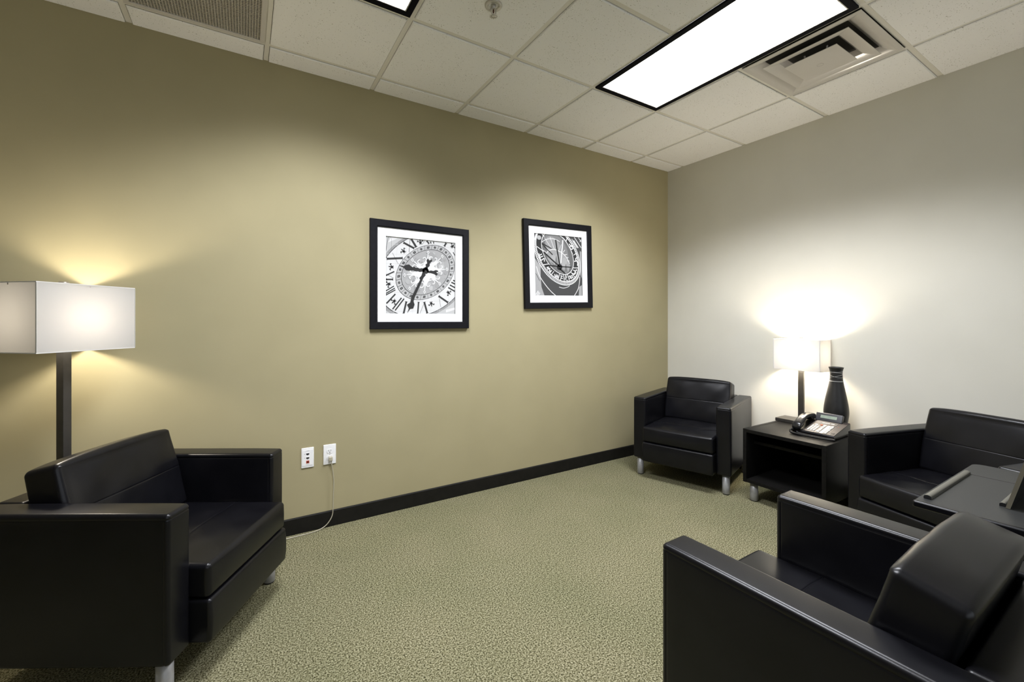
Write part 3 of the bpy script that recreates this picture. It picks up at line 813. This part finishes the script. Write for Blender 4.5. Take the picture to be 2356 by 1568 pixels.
def power_cord(lamp):
    # the floor lamp's flex: from the wall outlet down to the carpet and along the wall behind the chair
    w = [(-3.226, -0.026, 0.418), (-3.2225, -0.026, 0.395), (-3.214, -0.022, 0.34), (-3.209, -0.020, 0.28), (-3.212, -0.020, 0.19), (-3.2135, -0.020, 0.13), (-3.2165, -0.021, 0.08), (-3.232, -0.022, 0.045), (-3.262, -0.024, 0.016), (-3.31, -0.034, 0.0045), (-3.38, -0.043, 0.0035), (-3.475, -0.045, 0.0035), (-3.62, -0.050, 0.0035), (-3.90, -0.050, 0.0035), (-4.10, -0.052, 0.0035), (-4.22, -0.085, 0.0035), (-4.285, -0.155, 0.0045), (-4.305, -0.185, 0.008)]
    inv = (Matrix.Translation(lamp.location) @ Matrix.Rotation(lamp.rotation_euler.z, 4, 'Z')).inverted()
    cb = MB().tube([inv @ p for p in spline(w, 10)], 0.0028, 8).build('power_cord', M['cord_clear'], lamp)
    cb['label'] = 'thin pale cord running from the wall outlet along the baseboard'
    pm = MB().bbox((-0.011, -0.026, -0.016), (0.011, -0.0003, 0.011), 0.004, n=3, res=0.05)
    pm.v = [tuple(inv @ (Vector(p) + Vector((-3.2280, -0.008, 0.430)))) for p in pm.v]
    pm.build('plug', M['cord_clear'], cb)
data_plate(); power_plate(); power_cord(FLOOR_LAMP)

# ------------------------------------------------------------------ tray stand between the right-hand chairs
def tray_stand():
    t = thing('tray_stand', 'dark grey tray with pale side rails standing between the two right armchairs', 'tray', (-1.27, -2.50, 0))
    def bx(x0, x1, y0, y1, z0, z1): return ((x0 + 1.27, y0 + 2.50, z0), (x1 + 1.27, y1 + 2.50, z1))
    z = 0.650
    x0, x1, y0, y1 = -1.647, -0.905, -2.740, -2.318
    rr = 0.035; pts = []
    for cx, cy, a0 in ((x1 - rr, y0 + rr, -90), (x1 - rr, y1 - rr, 0)):
        for i in range(7):
            a = R(a0 + 15 * i); pts.append((cx + rr * math.cos(a) + 1.27, cy + rr * math.sin(a) + 2.5))
    pts += [(x0 + 1.27, y1 + 2.5), (x0 + 1.27, y0 + 2.5)]
    main = [p for p in pts]
    MB().prism(main, 2, z - 0.022, z).build('tray_top', M['tray_grey'], t)
    MB().box(*bx(-1.1165, -1.1135, y0 + .01, y1 - .012, z - .0005, z + .0007)).build('fold_line', M['phone_black'], t)
    MB().bbox(*bx(x0 - 0.016, x0 + 0.004, y0, y1 + .004, z - 0.022, z + .002), 0.008, n=4, res=0.2).build('front_trim', M['leather'], t)
    for ya, yb, xa, xb in ((-2.350, -2.330, -1.600, -1.118), (-2.5022, -2.4872, -1.462, -1.118)):
        r_ = (yb - ya) / 2; yc = (ya + yb) / 2 + 2.5
        arc = [(yc + r_ * math.cos(R(a)), z + 0.003 + 0.75 * r_ * math.sin(R(a)) + 0.004) for a in range(0, 181, 12)]
        pr = [(yc - r_, z), (yc + r_, z)] + arc
        rail = MB().prism(pr, 0, xa + 1.27, xb + 1.27).build('side_rail', M['rail_pale'], t)
        MB().prism([(a, b) for a, b in pr], 0, xa + 1.27 - 0.004, xa + 1.27 - 0.0002).build('rail_end_cap', M['phone_black'], rail)
    # dark panel standing on the tray beside the right rail, leaning outward
    ps = [(-0.014, z + .001), (-0.003, z + .001), (-0.055, z + .215), (-0.066, z + .215)]
    pn = MB().prism(ps, 0, -1.476 + 1.27, -0.95 + 1.27).build('slanted_panel', M['stitch'], t)
    MB().prism(ps, 0, -1.479 + 1.27, -1.4761 + 1.27).build('panel_edge', M['tan_edge'], pn)
    MB().bbox(*bx(-1.30, -1.22, -2.57, -2.49, 0.024, z - 0.0225), 0.004, n=2, res=0.3).build('column', M['phone_housing'], t)
    MB().bbox(*bx(-1.52, -1.05, -2.72, -2.36, 0, 0.0235), 0.004, n=2, res=0.3).build('base', M['phone_housing'], t)
tray_stand()

# ------------------------------------------------------------------ framed pictures
# print drawings, in units of the print (0..1 across, 0..1 up)
SEG1 = [(0.244,0.936,0.389,0.875,0.026),(0.354,0.991,0.419,0.894,0.029),(0.331,0.992,0.32,0.815,0.005),(0.573,0.988,0.604,0.957,0.021),(0.628,0.987,0.634,0.959,0.017),(0.671,0.99,0.675,0.962,0.014),(0.861,0.987,0.836,0.942,0.024),(0.969,0.869,0.999,0.824,0.012),(0.97,0.475,0.998,0.462,0.019),(0.942,0.445,0.999,0.422,0.019),(0.919,0.406,0.999,0.371,0.019),(0.894,0.369,0.997,0.319,0.019),(0.75,0.244,0.889,0.16,0.026),(0.756,0.216,0.782,0.09,0.004),(0.536,0.156,0.579,0.009,0.026),(0.454,0.155,0.441,0.0,0.021),(0.536,0.145,0.47,0.0,0.004),(0.281,0.158,0.244,0.0,0.024),(0.215,0.207,0.093,0.055,0.017),(0.25,0.197,0.127,0.039,0.017),(0.132,0.255,0.012,0.128,0.019),(0.112,0.358,0.003,0.29,0.014),(0.124,0.331,0.003,0.257,0.014),(0.132,0.309,0.003,0.236,0.014),(0.001,0.439,0.101,0.444,0.019),(0.012,0.457,0.016,0.424,0.007),(0.092,0.461,0.097,0.427,0.007),(0.003,0.489,0.117,0.548,0.017),(0.003,0.511,0.109,0.461,0.004),(0.019,0.707,0.228,0.731,0.026),(0.091,0.79,0.171,0.648,0.004),(0.035,0.99,0.002,0.795,0.005),(0.08,0.988,0.075,0.821,0.002),(0.508,0.939,0.543,0.988,0.004)]
FLEUR1 = [(0.478,0.968),(0.239,0.827),(0.075,0.606),(0.036,0.377),(0.11,0.156),(0.639,0.134),(0.901,0.294),(0.963,0.955)]
HAND1 = [[(0.18,0.635),(0.251,0.625),(0.274,0.646),(0.32,0.653),(0.349,0.63),(0.367,0.62),(0.39,0.629),(0.414,0.613),(0.438,0.62),(0.467,0.607),(0.497,0.615),(0.545,0.608),(0.534,0.561),(0.498,0.568),(0.468,0.562),(0.438,0.572),(0.408,0.566),(0.379,0.582),(0.332,0.572),(0.274,0.577),(0.245,0.608)],[(0.57,0.605),(0.606,0.584),(0.63,0.592),(0.667,0.587),(0.704,0.602),(0.735,0.596),(0.741,0.579),(0.71,0.574),(0.735,0.547),(0.711,0.526),(0.68,0.544),(0.631,0.554),(0.582,0.557)],[(0.527,0.6),(0.557,0.64),(0.552,0.668),(0.576,0.686),(0.566,0.725),(0.59,0.756),(0.605,0.727),(0.636,0.738),(0.644,0.769),(0.649,0.718),(0.615,0.688),(0.613,0.652),(0.584,0.625),(0.582,0.58)],[(0.51,0.565),(0.558,0.528),(0.52,0.482),(0.51,0.459),(0.398,0.221),(0.381,0.165),(0.395,0.121),(0.375,0.07),(0.334,0.065),(0.293,0.009),(0.316,0.07),(0.289,0.12),(0.334,0.148),(0.351,0.22),(0.474,0.458),(0.462,0.479),(0.492,0.514)]]
WHITE2 = [([(0.038,0.468),(0.093,0.326),(0.205,0.183),(0.32,0.072),(0.421,-0.001)],0.013),([(0.822,-0.004),(0.909,0.112),(0.944,0.23),(0.954,0.324)],0.012),([(0.16,0.867),(0.238,0.912),(0.354,0.936),(0.456,0.926),(0.53,0.897)],0.01),([(0.244,0.688),(0.295,0.736),(0.382,0.76),(0.47,0.751),(0.589,0.706),(0.679,0.629),(0.732,0.539)],0.012),([(0.244,0.688),(0.173,0.729)],0.009),([(0.21,0.943),(0.346,0.783)],0.007),([(0.325,0.962),(0.411,0.765)],0.009),([(0.449,0.926),(0.463,0.756)],0.009),([(0.56,0.853),(0.515,0.759)],0.007),([(0.167,0.818),(0.302,0.747)],0.009),([(0.166,0.74),(0.244,0.711)],0.007),([(0.635,0.766),(0.597,0.723)],0.01),([(0.68,0.693),(0.627,0.685)],0.01),([(0.71,0.642),(0.657,0.64)],0.009),([(0.733,0.586),(0.679,0.589)],0.009),([(0.496,0.142),(0.586,0.126),(0.677,0.144),(0.723,0.168)],0.01),([(0.154,1.006),(0.21,0.954)],0.013),([(0.531,0.999),(0.636,0.938),(0.741,0.806),(0.803,0.705)],0.013),([(0.666,0.917),(0.704,1.0)],0.013),([(0.843,0.998),(0.999,0.821)],0.013),([(0.929,1.004),(1.0,0.927)],0.012),([(0.968,0.925),(1.0,0.962)],0.01),([(0.055,0.999),(0.027,0.897)],0.013),([(0.054,0.789),(0.166,0.729)],0.013),([(0.15,0.494),(0.279,0.516)],0.013),([(0.328,0.337),(0.394,0.401)],0.013),([(0.482,0.279),(0.512,0.365)],0.013),([(0.609,0.235),(0.595,0.35)],0.013),([(0.723,0.249),(0.678,0.364)],0.013),([(0.839,0.316),(0.755,0.401)],0.013),([(0.809,0.472),(0.918,0.476)],0.013),([(0.818,0.688),(0.904,0.733)],0.013),([(0.014,0.014),(0.063,0.076)],0.015),([(0.035,0.003),(0.081,0.059)],0.015),([(0.06,-0.002),(0.098,0.042)],0.012),([(0.088,0.68),(0.102,0.648),(0.152,0.672)],0.016),([(0.102,0.648),(0.109,0.615),(0.173,0.64)],0.016),([(0.109,0.615),(0.137,0.572),(0.194,0.602),(0.2,0.552)],0.016),([(0.243,0.453),(0.279,0.465),(0.264,0.431),(0.307,0.444),(0.3,0.398),(0.343,0.411),(0.307,0.376)],0.018),([(0.401,0.356),(0.423,0.3),(0.438,0.346),(0.453,0.295),(0.468,0.341),(0.479,0.279)],0.015),([(0.519,0.256),(0.557,0.326),(0.534,0.308)],0.015),([(0.527,0.337),(0.579,0.321)],0.012),([(0.527,0.291),(0.579,0.286)],0.013),([(0.624,0.27),(0.64,0.34),(0.662,0.306),(0.64,0.288)],0.013),([(0.632,0.265),(0.693,0.254)],0.013),([(0.708,0.312),(0.731,0.336),(0.747,0.313),(0.77,0.343),(0.793,0.326)],0.015),([(0.723,0.284),(0.746,0.308),(0.762,0.29),(0.785,0.314),(0.808,0.3)],0.015),([(0.785,0.378),(0.832,0.362),(0.871,0.398)],0.018),([(0.809,0.437),(0.855,0.415),(0.887,0.44)],0.018),([(0.816,0.356),(0.879,0.451)],0.013),([(0.833,0.584),(0.88,0.598),(0.864,0.626),(0.896,0.651)],0.018),([(0.88,0.598),(0.911,0.564),(0.903,0.511)],0.018),([(0.726,0.875),(0.757,0.842),(0.811,0.857)],0.018),([(0.757,0.842),(0.741,0.806),(0.788,0.786),(0.811,0.822),(0.772,0.831)],0.018),([(0.827,0.939),(0.928,0.817)],0.021),([(0.788,0.96),(0.897,0.815)],0.012)]
DARK2 = [([(0.194,0.708),(0.323,0.613),(0.513,0.485)],0.018),([(0.442,0.925),(0.463,0.79),(0.513,0.519)],0.021),([(0.236,0.497),(0.513,0.485)],0.015),([(0.513,0.485),(0.77,0.483)],0.013),([(0.513,0.451),(0.632,0.368)],0.021),([(0.153,0.85),(0.353,0.773)],0.012),([(0.167,0.829),(0.374,0.672)],0.013)]
GREY2 = [[(0.004,0.61),(0.122,0.471),(0.121,0.282),(0.134,0.137),(0.19,0.0),(0.0,-0.0)],[(0.933,0.147),(0.996,0.183),(1.0,0.0),(0.924,-0.0)],[(0.967,0.772),(0.999,0.75),(0.997,0.302),(0.965,0.36)]]

def clip_unit(poly):
    for ax, lim, sg in ((0, 0, 1), (0, 1, -1), (1, 0, 1), (1, 1, -1)):
        out = []
        for i in range(len(poly)):
            a, b = poly[i - 1], poly[i]
            da, db = sg * (a[ax] - lim), sg * (b[ax] - lim)
            if (da >= 0) != (db >= 0):
                s_ = da / (da - db); out.append((a[0] + (b[0] - a[0]) * s_, a[1] + (b[1] - a[1]) * s_))
            if db >= 0: out.append(b)
        poly = out
        if len(poly) < 3: return []
    return poly
class Art:
    """flat ink shapes laid one over another on the print"""
    def __init__(s): s.mb = MB(); s.mats = []; s.layer = 0; s.last = None
    def mi(s, shade):
        m = grey(shade)
        if m not in s.mats: s.mats.append(m)
        return s.mats.index(m)
    def poly(s, P, shade, up=True):
        if up and (shade != s.last or shade > .1): s.layer += 1; s.last = shade     # dark ink of one shade shares a layer
        tris = [(0, i, i + 1) for i in range(1, len(P) - 1)] if len(P) <= 4 else tessellate_polygon([[Vector((a, b, 0)) for a, b in P]])
        for tr in tris:
            q = clip_unit([P[i] for i in tr])
            if len(q) < 3: continue
            ar = sum(q[i-1][0] * q[i][1] - q[i][0] * q[i-1][1] for i in range(len(q)))
            if abs(ar) < 1e-9: continue
            if ar < 0: q = q[::-1]
            y = -s.layer
            s.mb.add([(a, y, b) for a, b in q], [tuple(range(len(q)))], s.mi(shade))
    def stroke(s, P, w, shade):
        """mitred ribbon along P"""
        P = [p for i, p in enumerate(P) if i == 0 or math.hypot(p[0] - P[i-1][0], p[1] - P[i-1][1]) > 1e-5]
        n = len(P); nr = []
        for i in range(n - 1):
            (a, b), (c, d) = P[i], P[i+1]; l = math.hypot(c - a, d - b); nr.append((-(d - b) / l, (c - a) / l))
        side = []
        for i in range(n):
            p, q = nr[max(i - 1, 0)], nr[min(i, n - 2)]
            mx, my = p[0] + q[0], p[1] + q[1]; l = math.hypot(mx, my) or 1
            mx, my = mx / l, my / l; k = w / 2 / max(.5, mx * q[0] + my * q[1])
            side.append(((P[i][0] + mx * k, P[i][1] + my * k), (P[i][0] - mx * k, P[i][1] - my * k)))
        for i in range(n - 1): s.poly([side[i][1], side[i+1][1], side[i+1][0], side[i][0]], shade, i == 0)
def ell_fn(cx, cy, r1, r2, ang):
    c, s_ = math.cos(R(ang)), math.sin(R(ang))
    def E(k, t):
        a, b = k * r1 * math.cos(t), k * r2 * math.sin(t)
        return (cx + a * c - b * s_, cy + a * s_ + b * c)
    return E
def ring(E, k, n=72): return [E(k, 2 * PI * i / n) for i in range(n)]

def art_roman():
    A = Art(); E = ell_fn(0.564, 0.565, 0.4654, 0.3373, -146.3); EB = ell_fn(0.555, 0.541, 0.7161, 0.5224, -148.3)
    A.poly([(0, 0), (1, 0), (1, 1), (0, 1)], 0.56)
    A.poly([(.86, .02), (1, .06), (1, .09), (.86, .06)], 0.80); A.poly([(0.03, .92), (.08, 1), (.2, 1)], .75)
    A.poly(ring(EB, 1.055), 0.33); A.poly(ring(EB, 1.0), 0.06); A.poly(ring(EB, 0.985), 0.74)
    for i in range(9): A.stroke([(-.02 + i * .13, 0), (.03 + i * .13, 1)], .003, .60)
    for i in range(9): A.stroke([(0, .02 + i * .125), (1, .06 + i * .125)], .003, .60)
    for a, b, c, d, w in SEG1: A.stroke([(a, b), (c, d)], w, 0.055)
    for a, b, c, d, w in SEG1:
        if w > .02:      # serifs at both ends of the heavy bars
            l = math.hypot(c - a, d - b); nx, ny = -(d - b) / l, (c - a) / l
            for x, y in ((a, b), (c, d)): A.stroke([(x - nx * w * .75, y - ny * w * .75), (x + nx * w * .75, y + ny * w * .75)], .007, .055)
    def fleur(x, y, sc):
        dx, dy = x - .56, y - .56; l = math.hypot(dx, dy); ux, uy = dx / l, dy / l; vx, vy = -uy, ux
        def P(a, b): return (x + sc * (a * ux + b * vx), y + sc * (a * uy + b * vy))
        A.poly([P(-1, 0), P(-.5, .14), P(0, .22), P(.5, .2), P(1.05, 0), P(.5, -.2), P(0, -.22), P(-.5, -.14)], .05)
        for sg in (-1, 1):
            A.stroke([P(-.35, sg * .1), P(.05, sg * .42), P(.40, sg * .78), P(.22, sg * .98), P(-.02, sg * .86)], .26 * sc, .05)
            A.stroke([P(-.45, sg * .1), P(-.78, sg * .5)], .18 * sc, .05)
        A.stroke([P(-.32, -.42), P(-.32, .42)], .2 * sc, .05)
    for x, y in FLEUR1: fleur(x, y, 0.042)
    A.poly(ring(E, 1.0), 0.05); A.poly(ring(E, 0.985), 0.50); A.poly(ring(E, 0.83), 0.05); A.poly(ring(E, 0.812), 0.42)
    n = 24
    for i in range(n):
        t = 2 * PI * (i + .5) / n
        A.stroke([E(.825, t), E(.99, t)], .004, .06)
        t = 2 * PI * i / n
        c = E(.905, t)
        if i % 2: A.poly([(c[0] + .016 * math.cos(q * PI / 5), c[1] + .016 * math.sin(q * PI / 5)) for q in range(10)], .05); A.poly([(c[0] + .004, c[1] - .005), (c[0] + .004, c[1] + .005), (c[0] - .004, c[1] + .005), (c[0] - .004, c[1] - .005)], .35)
        else: A.poly([E(.865, t - .045), E(.865, t + .045), E(.945, t + .045), E(.945, t - .045)], .05); A.poly([E(.895, t - .02), E(.895, t + .02), E(.915, t + .02), E(.915, t - .02)], .35)
    rnd = random.Random(11)
    for i in range(34):
        t = rnd.uniform(0, 2 * PI); k = rnd.uniform(.3, .72); c = E(k, t); r_ = rnd.uniform(.02, .06)
        A.poly([(c[0] + r_ * rnd.uniform(.6, 1) * math.cos(q * PI / 4), c[1] + r_ * rnd.uniform(.5, 1) * math.sin(q * PI / 4)) for q in range(8)], rnd.choice((.34, .38, .46, .50, .54)))
    for i in range(14):
        t = rnd.uniform(0, 2 * PI); k = rnd.uniform(.35, .75); c = E(k, t)
        A.stroke([c, (c[0] + rnd.uniform(-.06, .06), c[1] + rnd.uniform(-.04, .04))], .003, .25)
    A.poly([E(.42 if q % 2 else .30, 2 * PI * q / 16) for q in range(16)], .76)
    for i in range(8):
        t = 2 * PI * i / 8 + .25
        A.poly([E(.30, t - .22), E(.48, t - .05), E(.66, t - .02), E(.66, t + .02), E(.48, t + .05), E(.30, t + .22)], .76)
        for sg in (-1, 1):
            sp = []
            for q in range(15):
                a = q / 14 * 4.4; rad_ = .15 * (1 - q / 19)
                sp.append(E(.50 + rad_ * math.cos(a + 2.6) * 1.0, t + sg * (.26 + rad_ * math.sin(a + 2.6) * 1.6)))
            A.stroke(sp, .013, .80)
        c = E(.72, t); A.poly([(c[0], c[1] + .03), (c[0] - .02, c[1]), (c[0], c[1] - .03), (c[0] + .02, c[1])], .76); A.poly([(c[0], c[1] + .015), (c[0] - .009, c[1]), (c[0], c[1] - .015), (c[0] + .009, c[1])], .40)
    for h in HAND1: A.poly(h, 0.045)
    A.poly([(.553 + .045 * math.cos(q * PI / 10), .585 + .045 * math.sin(q * PI / 10)) for q in range(20)], .045)
    return A
def art_zodiac():
    A = Art(); EO = ell_fn(.488, .66, .5626, .4028, -45.1); EM = ell_fn(.483, .68, .520, .352, -45.1); EI = ell_fn(.486, .702, .4003, .2683, -47.8)
    A.poly([(0, 0), (1, 0), (1, 1), (0, 1)], 0.085)
    for g in GREY2: A.poly(g, 0.42)
    for i in range(6): A.stroke([(.02 + i * .012, .36 - i * .02), (.05 + i * .012, .33 - i * .02)], .006, .10)
    A.poly(ring(EO, 1.0), .80); A.poly(ring(EO, .975), .05)
    n = 110
    for i in range(n):
        t0, t1 = 2 * PI * i / n, 2 * PI * (i + .52) / n
        A.poly([EO(.975, t0), EO(.975, t1), EM(1.015, t1), EM(1.015, t0)], .80, i == 0)
    A.poly(ring(EM, 1.02), .82); A.poly(ring(EM, .985), .05)
    A.poly(ring(EI, 1.02), .82); A.poly(ring(EI, .985), .16)
    A.poly(ring(ell_fn(.46, .78, .30, .19, -47), 1), .24)
    A.poly(ring(ell_fn(.40, .80, .20, .13, -47), 1), .34)
    low = [(.244, .688), (.295, .736), (.382, .76), (.47, .751), (.589, .706), (.679, .629), (.75, .50), (.70, .40), (.60, .37), (.5, .40), (.36, .50), (.27, .60)]
    A.poly(low, .36)
    for cx, cy, r_ in ((.45, .58, .10), (.62, .55, .09), (.38, .62, .06)):
        A.poly([(cx + r_ * .6 * math.cos(q * PI / 6), cy + r_ * math.sin(q * PI / 6)) for q in range(12)], .42)
    A.poly([(.42, .50), (.43, .60), (.45, .68), (.47, .60), (.49, .50)], .22); A.poly([(.62, .40), (.635, .50), (.655, .54), (.67, .48), (.69, .40)], .20); A.poly([(.33, .56), (.37, .50), (.43, .44), (.55, .38), (.66, .40), (.58, .44), (.47, .48)], .20)
    for p, w in WHITE2: A.stroke([(q.x, q.z) for q in spline([(a, 0, b) for a, b in p], 5)] if len(p) > 3 else p, w, 0.80)
    for p, w in DARK2: A.stroke(p, w, 0.03)
    A.poly([(.513 + .055 * math.cos(q * PI / 10), .475 + .05 * math.sin(q * PI / 10)) for q in range(20)], .03)
    A.stroke([(.593, .929), (.54, .54)], .024, .82)
    A.poly([(.10 + .045 * math.cos(q * PI / 8), .935 + .035 * math.sin(q * PI / 8)) for q in range(16)], .50)
    return A

def framed_picture(label, x, z, w, h, fw, mw, art, roll):
    """x, z: centre on the wall; fw: frame moulding width; mw: width of the mat showing"""
    t = thing('framed_picture', label, 'picture', (x, 0, z), (0, roll, 0), 'clock pictures')
    d = 0.026
    f = MB(); a, b = w / 2, h / 2
    prof = [(0, -0.001), (0, -d + .002), (0.002, -d), (fw - .006, -d), (fw, -d + .005), (fw, -0.001)]   # inset from the outer edge, y
    k = len(prof); v = []
    for sx, sz in ((-1, -1), (1, -1), (1, 1), (-1, 1)):
        for i_, y in prof: v.append((sx * (a - i_), y, sz * (b - i_)))
    fc = []
    for c in range(4):
        q = (c + 1) % 4
        for i in range(k):
            j = (i + 1) % k; fc.append((c*k + i, q*k + i, q*k + j, c*k + j))
    f.add(v, fc); f.build('frame', M['frame_black'], t)
    ia, ib = a - fw, b - fw; pa, pb = ia - mw, ib - mw
    m = MB()
    yo = -0.014
    m.box((-ia - .004, yo, -ib - .004), (-pa, yo + .003, ib + .004)); m.box((pa, yo, -ib - .004), (ia + .004, yo + .003, ib + .004))
    m.box((-pa, yo, -ib - .004), (pa, yo + .003, -pb)); m.box((-pa, yo, pb), (pa, yo + .003, ib + .004))
    m.build('mat', M['mat_board'], t)
    li = MB(); e = .0055
    for s_ in (-1, 1):
        li.box((min(s_*(pa+e), s_*(pa+e+.0012)), yo - .0003, -pb - e), (max(s_*(pa+e), s_*(pa+e+.0012)), yo, pb + e))
        li.box((-pa - e, yo - .0003, min(s_*(pb+e), s_*(pb+e+.0012))), (pa + e, yo, max(s_*(pb+e), s_*(pb+e+.0012))))
    li.build('plate_mark', grey(0.5), t)
    A = art()
    A.mb.v = [(-pa + u * 2 * pa, y * 0.003 / A.layer - 0.0068, -pb + q * 2 * pb) for u, y, q in A.mb.v]
    A.mb.box((-pa, -0.0068, -pb), (pa, -0.004, pb), 0)
    A.mb.build('print', A.mats, t)
    MB().box((-a + fw * .5, -0.004 + .0002, -b + fw * .5), (a - fw * .5, -0.0012, b - fw * .5)).build('backing', M['base_rubber'], t)
framed_picture('black framed clock picture with Roman numerals and dark hands, left of the pair', -2.628, 1.5922, 0.717, 0.7265, 0.049, 0.056, art_roman, 0)
framed_picture('black framed astronomical dial picture with zodiac signs, nearer the room corner', -1.4145, 1.7508, 0.722, 0.724, 0.050, 0.058, art_zodiac, R(-1.5))
